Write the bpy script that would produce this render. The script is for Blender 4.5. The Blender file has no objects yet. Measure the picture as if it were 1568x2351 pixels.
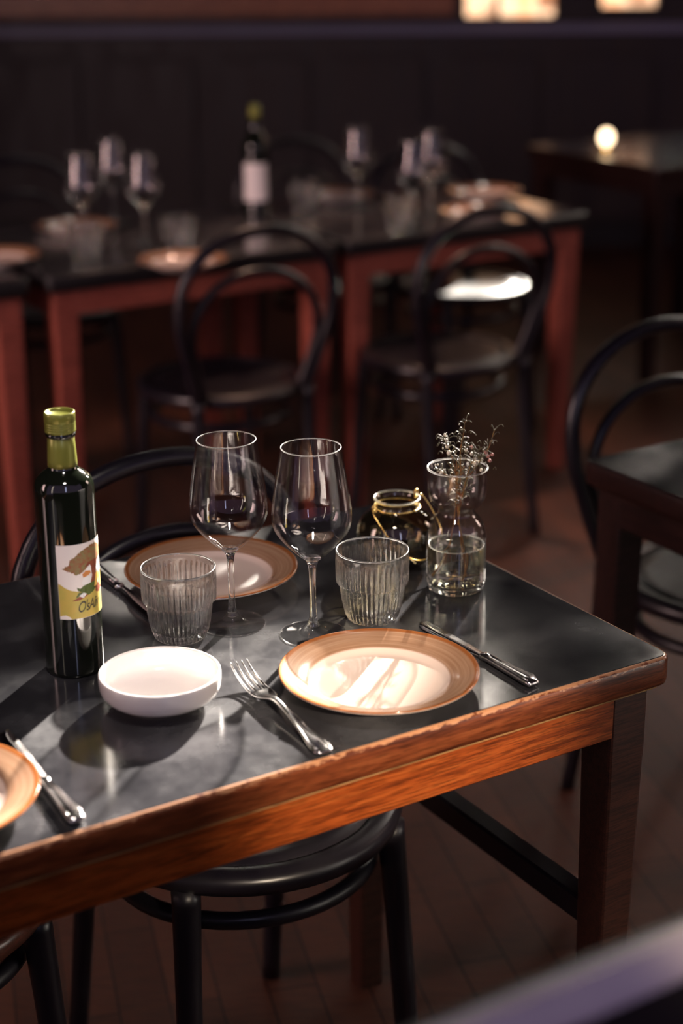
import bpy, bmesh, math, random
from mathutils import Vector, Matrix, noise
random.seed(7)
PI = math.pi
sc = bpy.context.scene
col = sc.collection

# ------------------------------------------------------------------ camera
PITCH, ROLL, FPX, CAMZ = 0.3415112, -0.0064681, 3825.375, 1.524726
fw = Vector((0, math.cos(PITCH), -math.sin(PITCH)))
rt0 = Vector((1, 0, 0)); up0 = rt0.cross(fw)
rt = rt0 * math.cos(ROLL) + up0 * math.sin(ROLL)
up = -rt0 * math.sin(ROLL) + up0 * math.cos(ROLL)
cd = bpy.data.cameras.new('camera')
cam = bpy.data.objects.new('camera', cd); col.objects.link(cam)
cam.matrix_world = Matrix(((rt.x, up.x, -fw.x, 0), (rt.y, up.y, -fw.y, 0), (rt.z, up.z, -fw.z, CAMZ), (0, 0, 0, 1)))
cd.sensor_fit = 'VERTICAL'; cd.sensor_height = 36; cd.sensor_width = 24
cd.lens = FPX / 2351 * 36
cd.clip_start = 0.05
cd.dof.use_dof = True
cd.dof.focus_distance = 1.89
cd.dof.aperture_fstop = 2.35
sc.camera = cam

# ------------------------------------------------------------------ colour management and light
sc.view_settings.view_transform = 'Standard'
sc.view_settings.look = 'None'
sc.view_settings.gamma = 1
sc.view_settings.use_curve_mapping = False
sc.view_settings.exposure = 0.12
sc.cycles.use_denoising = True
sc.cycles.max_bounces = 14
sc.cycles.transmission_bounces = 14
sc.cycles.transparent_max_bounces = 24
sc.cycles.glossy_bounces = 5
sc.cycles.diffuse_bounces = 4
sc.cycles.sample_clamp_indirect = 12
sc.cycles.blur_glossy = 0.0

w = bpy.data.worlds.new('world'); sc.world = w; w.use_nodes = True
bg = w.node_tree.nodes['Background']
bg.inputs[0].default_value = (0.66, 0.46, 0.80, 1)
bg.inputs[1].default_value = 0.25
nt = w.node_tree

AZ, EL = math.radians(20), math.radians(22)          # low sun behind the room, to the right
sun_dir = Vector((-math.sin(AZ) * math.cos(EL), -math.cos(AZ) * math.cos(EL), -math.sin(EL)))
sd = bpy.data.lights.new('sun', 'SUN'); sd.energy = 62; sd.angle = math.radians(1.1); sd.color = (1.0, 0.90, 0.78)
sun = bpy.data.objects.new('sun', sd); col.objects.link(sun)
sun.rotation_euler = sun_dir.to_track_quat('-Z', 'Y').to_euler()
sun.location = (3, 9, 5)

# bright haze of the sky around the low sun
tcw = nt.nodes.new('ShaderNodeTexCoord'); dt = nt.nodes.new('ShaderNodeVectorMath'); dt.operation = 'DOT_PRODUCT'
dt.inputs[1].default_value = tuple(-sun_dir)
nt.links.new(tcw.outputs['Generated'], dt.inputs[0])
mx_ = nt.nodes.new('ShaderNodeMath'); mx_.operation = 'MAXIMUM'; mx_.inputs[1].default_value = 0.0; nt.links.new(dt.outputs['Value'], mx_.inputs[0])
pw = nt.nodes.new('ShaderNodeMath'); pw.operation = 'POWER'; pw.inputs[1].default_value = 25; nt.links.new(mx_.outputs[0], pw.inputs[0])
ms = nt.nodes.new('ShaderNodeMath'); ms.operation = 'MULTIPLY'; ms.inputs[1].default_value = 55; nt.links.new(pw.outputs[0], ms.inputs[0])
bg2 = nt.nodes.new('ShaderNodeBackground'); bg2.inputs[0].default_value = (1.0, 0.90, 0.78, 1); nt.links.new(ms.outputs[0], bg2.inputs[1])
pw2 = nt.nodes.new('ShaderNodeMath'); pw2.operation = 'POWER'; pw2.inputs[1].default_value = 4; nt.links.new(mx_.outputs[0], pw2.inputs[0])
ma = nt.nodes.new('ShaderNodeMath'); ma.operation = 'MULTIPLY_ADD'; ma.inputs[1].default_value = 1.6
nt.links.new(pw2.outputs[0], ma.inputs[0]); nt.links.new(ms.outputs[0], ma.inputs[2]); nt.links.new(ma.outputs[0], bg2.inputs[1])
ash = nt.nodes.new('ShaderNodeAddShader'); nt.links.new(bg.outputs[0], ash.inputs[0]); nt.links.new(bg2.outputs[0], ash.inputs[1])
nt.links.new(ash.outputs[0], [x for x in nt.nodes if x.type == 'OUTPUT_WORLD'][0].inputs[0])

# added spot on the street side, source assumed: warm pool on the near table edge
gl = bpy.data.lights.new('added_edge_spot', 'SPOT'); gl.energy = 1100; gl.color = (1.0, 0.80, 0.58)
gl.spot_size = math.radians(7.4); gl.spot_blend = 0.9; gl.shadow_soft_size = 0.04
go = bpy.data.objects.new('added_edge_spot', gl); col.objects.link(go)
go.location = (1.30, -1.6, 2.5)
go.rotation_euler = (Vector((0.08, 1.53, 0.71)) - go.location).to_track_quat('-Z', 'Y').to_euler()

# two narrow area lights added on the street side for reflections and fill; left and right areas are added fill
def window_light(name, loc, aim, w_, h_, watts, color, spread=170):
    al = bpy.data.lights.new(name, 'AREA'); al.shape = 'RECTANGLE'; al.size = w_; al.size_y = h_
    al.energy = watts; al.color = color; al.spread = math.radians(spread)
    ao = bpy.data.objects.new(name, al); col.objects.link(ao); ao.location = loc
    d = Vector(aim) - Vector(loc)
    ao.rotation_euler = d.to_track_quat('-Z', 'Y').to_euler()
    return ao


window_light('added_strip_light', (-2.3, -1.0, 2.0), (-0.1, 1.8, 0.9), 0.16, 2.4, 6, (1.0, 0.84, 0.66))
window_light('added_strip_light', (0.75, -1.9, 2.3), (0, 1.8, 0.9), 0.22, 2.0, 8, (0.62, 0.66, 1.0))
window_light('left_fill_light', (-3.2, 1.2, 1.7), (0.2, 4.6, 0.3), 0.8, 1.6, 21, (1.0, 0.66, 0.62), 80)
window_light('right_fill_light', (4.6, 4.4, 2.3), (1.0, 3.0, 0.2), 0.9, 1.6, 10, (1.0, 0.72, 0.62), 90)

# added fill spot over the laid table (out of the picture), soft warm-white light straight down
pdl = bpy.data.lights.new('fill_spot', 'SPOT'); pdl.energy = 42; pdl.color = (1.0, 0.88, 0.80)
pdl.spot_size = math.radians(40); pdl.spot_blend = 0.8; pdl.shadow_soft_size = 0.09
po_ = bpy.data.objects.new('fill_spot', pdl); col.objects.link(po_); po_.location = (-0.12, 1.10, 2.45)
po_.rotation_euler = (Vector((-0.10, 1.66, 0.75)) - po_.location).to_track_quat('-Z', 'Y').to_euler()

# added warm fill spot over the background tables (out of the picture)
pd2 = bpy.data.lights.new('fill_spot', 'SPOT'); pd2.energy = 170; pd2.color = (1.0, 0.58, 0.40)
pd2.spot_size = math.radians(52); pd2.spot_blend = 0.9; pd2.shadow_soft_size = 0.06
po2 = bpy.data.objects.new('fill_spot', pd2); col.objects.link(po2); po2.location = (0.1, 4.75, 3.0)
po2.rotation_euler = (Vector((0.0, 4.5, 0.75)) - po2.location).to_track_quat('-Z', 'Y').to_euler()

# ------------------------------------------------------------------ helpers
def tag(o, label=None, cat=None, group=None, kind=None):
    if label: o['label'] = label
    if cat: o['category'] = cat
    if group: o['group'] = group
    if kind: o['kind'] = kind
    return o


def empty(name, loc=(0, 0, 0), rz=0):
    o = bpy.data.objects.new(name, None); col.objects.link(o)
    o.empty_display_size = 0.02
    o.location = loc; o.rotation_euler = (0, 0, rz)
    return o


def copy_tree(o, parent=None):
    c = o.copy(); col.objects.link(c); c.parent = parent
    for ch in [x for x in col.objects if x.parent == o]:
        copy_tree(ch, c)
    return c


class MB:
    """collects vertices and faces, links them as one mesh object"""
    def __init__(s): s.v = []; s.f = []; s.m = []; s.sm = []

    def add(s, vs, fs, mi=0, smooth=True):
        b = len(s.v); s.v += [tuple(p) for p in vs]
        for f in fs: s.f.append([i + b for i in f]); s.m.append(mi); s.sm.append(smooth)

    def build(s, name, mats, parent=None, loc=None):
        me = bpy.data.meshes.new(name); me.from_pydata(s.v, [], s.f)
        if not isinstance(mats, (list, tuple)): mats = [mats]
        for m in mats: me.materials.append(m)
        for p, mi, sm in zip(me.polygons, s.m, s.sm): p.material_index = mi; p.use_smooth = sm
        me.validate(); me.update()
        o = bpy.data.objects.new(name, me); col.objects.link(o)
        o.parent = parent
        if loc: o.location = loc
        return o

    def box(s, c, d, mi=0, bev=0.0):
        x, y, z = c; a, b, h = d[0] / 2, d[1] / 2, d[2] / 2
        if bev <= 0:
            vs = [(x + i * a, y + j * b, z + k * h) for k in (-1, 1) for i, j in ((-1, -1), (1, -1), (1, 1), (-1, 1))]
            s.add(vs, [(3, 2, 1, 0), (4, 5, 6, 7), (0, 1, 5, 4), (1, 2, 6, 5), (2, 3, 7, 6), (3, 0, 4, 7)], mi, False)
        else:
            rings = []
            for k, (ins, zz) in enumerate(((bev, -h), (0, -h + bev), (0, h - bev), (bev, h))):
                rings.append([(x + px, y + py, z + zz) for px, py in rrect(2 * a, 2 * b, bev, ins, 3)])
            s.loft(rings, mi, smooth=False, cap=True)

    def loft(s, rings, mi=0, smooth=True, cap=True, closed=False, ring_closed=True):
        n = len(rings[0]); vs = [p for r in rings for p in r]; fs = []
        m = len(rings)
        for i in range(m if closed else m - 1):
            a, b = i * n, ((i + 1) % m) * n
            for j in range(n if ring_closed else n - 1):
                k = (j + 1) % n
                fs.append((a + j, a + k, b + k, b + j))
        if cap and not closed:
            fs.append(tuple(range(n - 1, -1, -1))); fs.append(tuple(range((m - 1) * n, m * n)))
        s.add(vs, fs, mi, smooth)

    def lathe(s, prof, seg=64, mi=0, c=(0, 0), mod=None, cap=False, closed=False):
        rings = []
        for r, z in prof:
            ring = []
            for j in range(seg):
                a = 2 * PI * j / seg
                rr = r + (mod(a, r, z) if mod else 0)
                ring.append((c[0] + rr * math.cos(a), c[1] + rr * math.sin(a), z))
            rings.append(ring)
        s.loft(rings, mi, True, cap, closed)

    def tube(s, pts, rad, seg=8, mi=0, closed=False, flat=None):
        pts = [Vector(p) for p in pts]; n = len(pts)
        rads = rad if isinstance(rad, (list, tuple)) else [rad] * n
        rings = []; prev = None
        for i, p in enumerate(pts):
            if closed: t = pts[(i + 1) % n] - pts[i - 1]
            else: t = pts[min(i + 1, n - 1)] - pts[max(i - 1, 0)]
            t.normalize()
            if prev is None:
                a = Vector((0, 0, 1)) if abs(t.z) < 0.9 else Vector((1, 0, 0))
                u = t.cross(a).normalized()
            else:
                u = (prev - t * prev.dot(t))
                if u.length < 1e-6: u = t.orthogonal()
                u.normalize()
            prev = u; v = t.cross(u)
            fu, fv = flat if flat else (1, 1)
            rings.append([tuple(p + (u * math.cos(2 * PI * k / seg) * fu + v * math.sin(2 * PI * k / seg) * fv) * rads[i]) for k in range(seg)])
        s.loft(rings, mi, True, not closed, closed)

    def sphere(s, c, r, seg=10, mi=0, sz=1.0):
        prof = []
        n = max(4, seg // 2)
        for i in range(n + 1):
            a = -PI / 2 + PI * i / n
            prof.append((max(r * math.cos(a), r * 0.02), c[2] + r * sz * math.sin(a)))
        s.lathe(prof, seg, mi, (c[0], c[1]), cap=True)


def rrect(w_, h_, r, inset=0.0, n=6):
    a, b = w_ / 2 - inset, h_ / 2 - inset
    r = max(r - inset, 0.0005)
    pts = []
    for cx, cy, a0 in ((a - r, b - r, 0), (-a + r, b - r, PI / 2), (-a + r, -b + r, PI), (a - r, -b + r, 1.5 * PI)):
        for i in range(n + 1):
            t = a0 + PI / 2 * i / n
            pts.append((cx + r * math.cos(t), cy + r * math.sin(t)))
    return pts


def catmull(pts, sub=8, closed=False):
    P = [Vector(p) for p in pts]; n = len(P); out = []
    rng = range(n if closed else n - 1)
    for i in rng:
        if closed: p0, p1, p2, p3 = P[i - 1], P[i], P[(i + 1) % n], P[(i + 2) % n]
        else: p0, p1, p2, p3 = P[max(i - 1, 0)], P[i], P[i + 1], P[min(i + 2, n - 1)]
        for k in range(sub):
            t = k / sub
            out.append(0.5 * ((2 * p1) + (p2 - p0) * t + (2 * p0 - 5 * p1 + 4 * p2 - p3) * t * t + (3 * p1 - p0 - 3 * p2 + p3) * t ** 3))
    if not closed: out.append(P[-1])
    return out


def smooth_prof(prof, sub=5):
    return [(max(p.x, 0.0003), p.y) for p in catmull([(r, z, 0) for r, z in prof], sub)]


# ------------------------------------------------------------------ materials
class NT:
    def __init__(s, name):
        s.mat = bpy.data.materials.new(name); s.mat.use_nodes = True
        s.t = s.mat.node_tree; s.t.nodes.clear(); s.out = s.n('ShaderNodeOutputMaterial')

    def n(s, typ, **kw):
        x = s.t.nodes.new(typ)
        for k, v in kw.items():
            if k.startswith('i_'):
                key = k[2:].replace('_', ' ')
                x.inputs[int(key) if key.isdigit() else key].default_value = v
            else: setattr(x, k, v)
        return x

    def l(s, a, b): s.t.links.new(a, b)

    def ramp(s, fac, stops):
        r = s.n('ShaderNodeValToRGB'); e = r.color_ramp.elements
        while len(e) < len(stops): e.new(0.5)
        for x, (p, c) in zip(e, stops): x.position = p; x.color = (c[0], c[1], c[2], 1)
        s.l(fac, r.inputs[0]); return r.outputs[0]

    def coords(s, scale=(1, 1, 1), rot=(0, 0, 0), kind='Object'):
        tc = s.n('ShaderNodeTexCoord'); mp = s.n('ShaderNodeMapping')
        mp.inputs['Scale'].default_value = scale; mp.inputs['Rotation'].default_value = rot
        s.l(tc.outputs[kind], mp.inputs[0]); return mp.outputs[0]

    def noise(s, vec, scale, detail=4, rough=0.5):
        x = s.n('ShaderNodeTexNoise'); x.inputs['Scale'].default_value = scale
        x.inputs['Detail'].default_value = detail; x.inputs['Roughness'].default_value = rough
        s.l(vec, x.inputs['Vector']); return x.outputs[0]


def principled(name, color, rough=0.5, metal=0.0, **kw):
    m = NT(name); b = m.n('ShaderNodeBsdfPrincipled')
    b.inputs['Base Color'].default_value = (*color, 1); b.inputs['Roughness'].default_value = rough
    b.inputs['Metallic'].default_value = metal
    for k, v in kw.items(): b.inputs[k.replace('_', ' ')].default_value = v
    m.l(b.outputs[0], m.out.inputs[0]); m.b = b
    return m


def varied(name, c1, c2, scale, r1, r2, stretch=(1, 1, 1), bump=0.0, metal=0.0, detail=5, **kw):
    m = principled(name, c1, r1, metal, **kw)
    v = m.coords(stretch); f = m.noise(v, scale, detail)
    m.l(m.ramp(f, [(0.3, c1), (0.7, c2)]), m.b.inputs['Base Color'])
    mr = m.n('ShaderNodeMapRange'); mr.inputs[3].default_value = r1; mr.inputs[4].default_value = r2
    mr.inputs[1].default_value = 0.3; mr.inputs[2].default_value = 0.7
    m.l(f, mr.inputs[0]); m.l(mr.outputs[0], m.b.inputs['Roughness'])
    if bump:
        bp = m.n('ShaderNodeBump'); bp.inputs['Strength'].default_value = bump; bp.inputs['Distance'].default_value = 0.002
        m.l(f, bp.inputs['Height']); m.l(bp.outputs[0], m.b.inputs['Normal'])
    return m


M = {}

# black table surface: satin laminate, cloudy wear, fine scratches
m = principled('black_laminate', (0.012, 0.012, 0.015), 0.3)
v = m.coords((1, 1, 1))
cl = m.noise(v, 9, 6, 0.62)
m.l(m.ramp(cl, [(0.30, (0.009, 0.009, 0.011)), (0.50, (0.024, 0.024, 0.027)), (0.68, (0.060, 0.060, 0.064))]), m.b.inputs['Base Color'])
mr = m.n('ShaderNodeMapRange'); mr.inputs[1].default_value = 0.3; mr.inputs[2].default_value = 0.72
mr.inputs[3].default_value = 0.10; mr.inputs[4].default_value = 0.22
m.l(cl, mr.inputs[0]); m.l(mr.outputs[0], m.b.inputs['Roughness'])
v2 = m.coords((6, 60, 1), (0, 0, 0.9)); sc1 = m.noise(v2, 6, 3, 0.6)
fine = m.noise(m.coords((1, 1, 1)), 380, 3, 0.6)
ad = m.n('ShaderNodeMath', operation='ADD'); m.l(sc1, ad.inputs[0]); m.l(fine, ad.inputs[1])
bp = m.n('ShaderNodeBump'); bp.inputs['Strength'].default_value = 0.02; bp.inputs['Distance'].default_value = 0.0008
m.l(ad.outputs[0], bp.inputs['Height']); m.l(bp.outputs[0], m.b.inputs['Normal'])
m.b.inputs['Specular IOR Level'].default_value = 0.55
M['laminate'] = m.mat


def wood(name, dark, mid, light, rough=0.32, wear=False, coat=0.3):
    m = principled(name, mid, rough); b = m.b
    v = m.coords((3.0, 45, 45))
    g = m.noise(v, 3.0, 6, 0.65); g2 = m.noise(m.coords((14, 240, 240)), 2.5, 3, 0.6)
    c = m.ramp(g, [(0.32, dark), (0.5, mid), (0.72, light)])
    c2 = m.ramp(g2, [(0.42, (0.35, 0.35, 0.35)), (0.52, (1, 1, 1))])
    mx = m.n('ShaderNodeMix', data_type='RGBA', blend_type='MULTIPLY'); mx.inputs[0].default_value = 0.75
    m.l(c, mx.inputs[6]); m.l(c2, mx.inputs[7]); res = mx.outputs[2]
    if wear:   # varnish worn off along the arris in chips and streaks
        tc = m.n('ShaderNodeTexCoord'); sp = m.n('ShaderNodeSeparateXYZ'); m.l(tc.outputs['Object'], sp.inputs[0])
        zr = m.n('ShaderNodeMapRange'); zr.inputs[1].default_value = 0.738; zr.inputs[2].default_value = 0.7495
        zr.inputs[3].default_value = 0.0; zr.inputs[4].default_value = 0.60
        m.l(sp.outputs[2], zr.inputs[0])
        wn = m.noise(m.coords((22, 22, 70)), 3.2, 5, 0.7)
        sm_ = m.n('ShaderNodeMath', operation='ADD'); m.l(zr.outputs[0], sm_.inputs[0]); m.l(wn, sm_.inputs[1])
        wf = m.ramp(sm_.outputs[0], [(0.98, (0, 0, 0)), (1.08, (1, 1, 1))])
        m2 = m.n('ShaderNodeMix', data_type='RGBA'); m.l(wf, m2.inputs[0]); m.l(res, m2.inputs[6])
        m2.inputs[7].default_value = (0.42, 0.20, 0.10, 1); res = m2.outputs[2]
    m.l(res, b.inputs['Base Color'])
    b.inputs['Coat Weight'].default_value = coat; b.inputs['Coat Roughness'].default_value = 0.2
    bp = m.n('ShaderNodeBump'); bp.inputs['Strength'].default_value = 0.12; bp.inputs['Distance'].default_value = 0.0006
    m.l(g2, bp.inputs['Height']); m.l(bp.outputs[0], b.inputs['Normal'])
    return m.mat


M['edge'] = wood('mahogany_edge', (0.060, 0.014, 0.006), (0.15, 0.036, 0.012), (0.24, 0.07, 0.024), wear=True)
M['apron'] = wood('mahogany_apron', (0.09, 0.016, 0.004), (0.26, 0.052, 0.009), (0.36, 0.095, 0.020))
M['leg'] = wood('mahogany_leg', (0.032, 0.011, 0.007), (0.060, 0.019, 0.012), (0.085, 0.028, 0.016), rough=0.4, coat=0.1)
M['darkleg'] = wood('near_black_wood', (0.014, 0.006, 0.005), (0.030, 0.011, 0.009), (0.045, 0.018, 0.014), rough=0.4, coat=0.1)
M['bgleg'] = wood('red_brown_leg', (0.20, 0.045, 0.030), (0.32, 0.075, 0.050), (0.40, 0.10, 0.065), rough=0.5, coat=0.0)
M['bead'] = wood('lit_ledge_bead', (0.30, 0.17, 0.07), (0.46, 0.28, 0.12), (0.55, 0.36, 0.18), rough=0.3)  # light caught on the ledge, put into a paler wood colour
M['chair'] = varied('black_bentwood', (0.006, 0.005, 0.009), (0.012, 0.010, 0.014), 9, 0.26, 0.42, (1, 1, 1)).mat
M['seatrim'] = wood('reddish_seat_rim', (0.07, 0.02, 0.012), (0.14, 0.045, 0.028), (0.22, 0.08, 0.05), rough=0.3)  # redder and paler than the black bentwood


def glass(name, color=(1, 1, 1), ior=1.5, rough=0.0, pass_through=0.0):
    """clear glass; pass_through is the thin-walled share that lets light run straight on"""
    m = NT(name)
    g = m.n('ShaderNodeBsdfGlass'); g.inputs['Color'].default_value = (*color, 1)
    g.inputs['IOR'].default_value = ior; g.inputs['Roughness'].default_value = rough
    if pass_through > 0:
        t = m.n('ShaderNodeBsdfTransparent'); t.inputs[0].default_value = (*[c ** 0.5 for c in color], 1)
        mx = m.n('ShaderNodeMixShader'); mx.inputs[0].default_value = pass_through
        m.l(g.outputs[0], mx.inputs[1]); m.l(t.outputs[0], mx.inputs[2]); m.l(mx.outputs[0], m.out.inputs[0])
    else: m.l(g.outputs[0], m.out.inputs[0])
    return m.mat


def thin_glass(name, tint=(1, 1, 1), gain=1.0, rough=0.01):
    m = NT(name)
    lw = m.n('ShaderNodeFresnel')
    gm = m.n('ShaderNodeNewGeometry'); io = m.n('ShaderNodeMapRange')      # same index seen from either side of the thin wall
    io.inputs[3].default_value = 1.5; io.inputs[4].default_value = 1 / 1.5
    m.l(gm.outputs['Backfacing'], io.inputs[0]); m.l(io.outputs[0], lw.inputs[0])
    mul = m.n('ShaderNodeMath', operation='MULTIPLY'); mul.inputs[1].default_value = gain; mul.use_clamp = True
    t = m.n('ShaderNodeBsdfTransparent'); t.inputs[0].default_value = (*tint, 1)
    g = m.n('ShaderNodeBsdfGlossy'); g.inputs['Roughness'].default_value = rough
    mx = m.n('ShaderNodeMixShader')
    m.l(lw.outputs[0], mul.inputs[0]); m.l(mul.outputs[0], mx.inputs[0])
    m.l(t.outputs[0], mx.inputs[1]); m.l(g.outputs[0], mx.inputs[2]); m.l(mx.outputs[0], m.out.inputs[0])
    return m.mat


M['bowlglass'] = thin_glass('wine_bowl_glass', (0.99, 0.985, 0.99), 1.1, 0.03)
M['rimglass'] = glass('rim_glass', (1, 1, 1), 1.5, 0.22, 0.1)
M['stemglass'] = glass('stem_glass', (0.995, 0.995, 0.995), 1.5, 0.0, 0.05)
M['tumbler'] = glass('pressed_glass', (1.0, 1.0, 0.99), 1.5, 0.06, 0.42)
M['footglass'] = glass('foot_glass', (0.995, 0.995, 0.995), 1.5, 0.02, 0.6)
M['vaseglass'] = thin_glass('vase_glass', (0.985, 0.98, 0.975), 1.3, 0.03)
M['vasebase'] = glass('vase_base_glass', (0.98, 0.99, 0.97), 1.48, 0.03, 0.3)
M['water'] = glass('vase_water', (0.97, 0.98, 0.88), 1.33, 0.0, 0.12)
M['smoked'] = thin_glass('smoked_glass', (0.80, 0.76, 0.66), 1.5, 0.04)
M['gold'] = principled('brass_wire', (0.80, 0.56, 0.20), 0.25, 1.0).mat
M['steel'] = varied('polished_steel', (0.62, 0.60, 0.60), (0.72, 0.70, 0.70), 30, 0.12, 0.22, metal=1.0).mat
M['white'] = principled('white_glaze', (0.74, 0.70, 0.68), 0.18, 0.0, Coat_Weight=0.5, Coat_Roughness=0.05).mat
M['foot'] = principled('plate_underside', (0.68, 0.62, 0.58), 0.25).mat

# plate: brushed brown band around a pale centre
m = principled('brown_band_glaze', (0.3, 0.15, 0.08), 0.14, 0.0, Coat_Weight=0.4, Coat_Roughness=0.04)
tc = m.n('ShaderNodeTexCoord'); sp = m.n('ShaderNodeSeparateXYZ'); m.l(tc.outputs['Object'], sp.inputs[0])
at = m.n('ShaderNodeMath', operation='ARCTAN2'); m.l(sp.outputs[1], at.inputs[0]); m.l(sp.outputs[0], at.inputs[1])
cb = m.n('ShaderNodeCombineXYZ')
ln = m.n('ShaderNodeVectorMath', operation='LENGTH')
cxy = m.n('ShaderNodeCombineXYZ'); m.l(sp.outputs[0], cxy.inputs[0]); m.l(sp.outputs[1], cxy.inputs[1]); m.l(cxy.outputs[0], ln.inputs[0])
sa = m.n('ShaderNodeMath', operation='MULTIPLY'); sa.inputs[1].default_value = 0.5; m.l(at.outputs[0], sa.inputs[0])
sr = m.n('ShaderNodeMath', operation='MULTIPLY'); sr.inputs[1].default_value = 260; m.l(ln.outputs['Value'], sr.inputs[0])
m.l(sa.outputs[0], cb.inputs[0]); m.l(sr.outputs[0], cb.inputs[1])
st = m.noise(cb.outputs[0], 1.2, 4, 0.6)
band = m.ramp(st, [(0.3, (0.25, 0.135, 0.080)), (0.5, (0.31, 0.18, 0.112)), (0.72, (0.39, 0.245, 0.165))])
rr = m.n('ShaderNodeMapRange'); rr.inputs[1].default_value = 0.0; rr.inputs[2].default_value = 0.110
m.l(ln.outputs['Value'], rr.inputs[0])
wob = m.noise(m.coords((1, 1, 1)), 6, 2)
wm = m.n('ShaderNodeMath', operation='MULTIPLY_ADD'); wm.inputs[1].default_value = 0.03; m.l(wob, wm.inputs[0]); m.l(rr.outputs[0], wm.inputs[2])
fcen = m.ramp(wm.outputs[0], [(0.695, (1, 1, 1)), (0.715, (0, 0, 0))])
frim = m.ramp(rr.outputs[0], [(0.915, (0, 0, 0)), (0.935, (1, 1, 1))])
fwh = m.ramp(rr.outputs[0], [(0.972, (0, 0, 0)), (0.982, (1, 1, 1))])
x1 = m.n('ShaderNodeMix', data_type='RGBA'); m.l(fcen, x1.inputs[0]); m.l(band, x1.inputs[6]); x1.inputs[7].default_value = (0.66, 0.53, 0.47, 1)
x2 = m.n('ShaderNodeMix', data_type='RGBA'); m.l(frim, x2.inputs[0]); m.l(x1.outputs[2], x2.inputs[6]); x2.inputs[7].default_value = (0.25, 0.085, 0.025, 1)
m.l(x2.outputs[2], m.b.inputs['Base Color'])
M['plate'] = m.mat

M['bottle'] = principled('dark_green_glass', (0.006, 0.008, 0.005), 0.06, 0.0, Coat_Weight=0.6, Coat_Roughness=0.03, Specular_IOR_Level=0.7).mat
M['foil'] = principled('olive_foil', (0.25, 0.26, 0.045), 0.34, 0.35, Coat_Weight=0.2).mat
M['paper'] = principled('label_paper', (0.82, 0.78, 0.74), 0.55).mat
M['ochre'] = varied('label_ochre', (0.62, 0.42, 0.09), (0.44, 0.40, 0.08), 60, 0.5, 0.6).mat
M['crown'] = varied('label_crown', (0.30, 0.08, 0.035), (0.22, 0.22, 0.08), 260, 0.5, 0.6).mat
M['trunk'] = varied('label_trunk', (0.30, 0.07, 0.025), (0.18, 0.04, 0.02), 200, 0.5, 0.6).mat
M['lgreen'] = principled('label_green', (0.08, 0.12, 0.02), 0.5).mat
M['lorange'] = principled('label_orange', (0.62, 0.24, 0.06), 0.5).mat
M['lyellow'] = principled('label_yellow', (0.85, 0.55, 0.12), 0.5).mat
M['lwhite'] = principled('label_white', (0.85, 0.86, 0.84), 0.5).mat
M['ink'] = principled('label_ink', (0.05, 0.045, 0.02), 0.5).mat

M['twig'] = varied('dry_twig', (0.22, 0.07, 0.03), (0.30, 0.18, 0.04), 120, 0.5, 0.7).mat
M['leaf'] = varied('dry_leaf', (0.05, 0.05, 0.035), (0.16, 0.14, 0.08), 200, 0.4, 0.6).mat
M['bud'] = principled('white_bud', (0.80, 0.74, 0.58), 0.5).mat
M['berry'] = principled('pink_berry', (0.55, 0.25, 0.20), 0.35).mat

# floor: dark red-brown herringbone parquet
m = principled('parquet', (0.08, 0.03, 0.02), 0.35)
v = m.coords((1, 1, 1), (0, 0, math.radians(31.8 + 45)))
bk = m.n('ShaderNodeTexBrick'); bk.offset = 0.5
bk.inputs['Scale'].default_value = 1.0; bk.inputs['Brick Width'].default_value = 0.42; bk.inputs['Row Height'].default_value = 0.075
bk.inputs['Mortar Size'].default_value = 0.0016; bk.inputs['Mortar Smooth'].default_value = 0.1
bk.inputs['Color1'].default_value = (0.070, 0.026, 0.017, 1); bk.inputs['Color2'].default_value = (0.115, 0.043, 0.027, 1)
bk.inputs['Mortar'].default_value = (0.02, 0.008, 0.006, 1)
m.l(v, bk.inputs['Vector'])
gr = m.noise(m.coords((6, 60, 1), (0, 0, math.radians(31.8 + 45))), 3, 4, 0.6)
gc = m.ramp(gr, [(0.3, (0.6, 0.6, 0.6)), (0.7, (1.2, 1.15, 1.1))])
mx = m.n('ShaderNodeMix', data_type='RGBA', blend_type='MULTIPLY'); mx.inputs[0].default_value = 1
m.l(bk.outputs[0], mx.inputs[6]); m.l(gc, mx.inputs[7]); m.l(mx.outputs[2], m.b.inputs['Base Color'])
mr = m.n('ShaderNodeMapRange'); m.b.inputs['Specular IOR Level'].default_value = 0.25; mr.inputs[3].default_value = 0.42; mr.inputs[4].default_value = 0.62; m.l(gr, mr.inputs[0]); m.l(mr.outputs[0], m.b.inputs['Roughness'])
M['floor'] = m.mat
M['wall'] = varied('dark_plaster', (0.022, 0.014, 0.016), (0.034, 0.022, 0.022), 3, 0.6, 0.8).mat
M['panel'] = varied('dark_panelling', (0.016, 0.010, 0.011), (0.030, 0.018, 0.017), 4, 0.4, 0.6, (8, 8, 1)).mat
M['ceiling'] = principled('ceiling_paint', (0.05, 0.04, 0.04), 0.8).mat
M['shelfwood'] = wood('counter_wood', (0.25, 0.07, 0.03), (0.45, 0.15, 0.06), (0.60, 0.22, 0.09), rough=0.4)
M['bluerail'] = principled('painted_rail', (0.20, 0.19, 0.30), 0.35).mat
M['frame'] = varied('window_frame_paint', (0.50, 0.44, 0.48), (0.60, 0.53, 0.57), 12, 0.3, 0.45).mat
M['blackpaint'] = principled('black_paint', (0.008, 0.007, 0.008), 0.5).mat


def emis(name, color, s):
    m = NT(name); e = m.n('ShaderNodeEmission'); e.inputs[0].default_value = (*color, 1); e.inputs[1].default_value = s
    m.l(e.outputs[0], m.out.inputs[0]); return m


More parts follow.
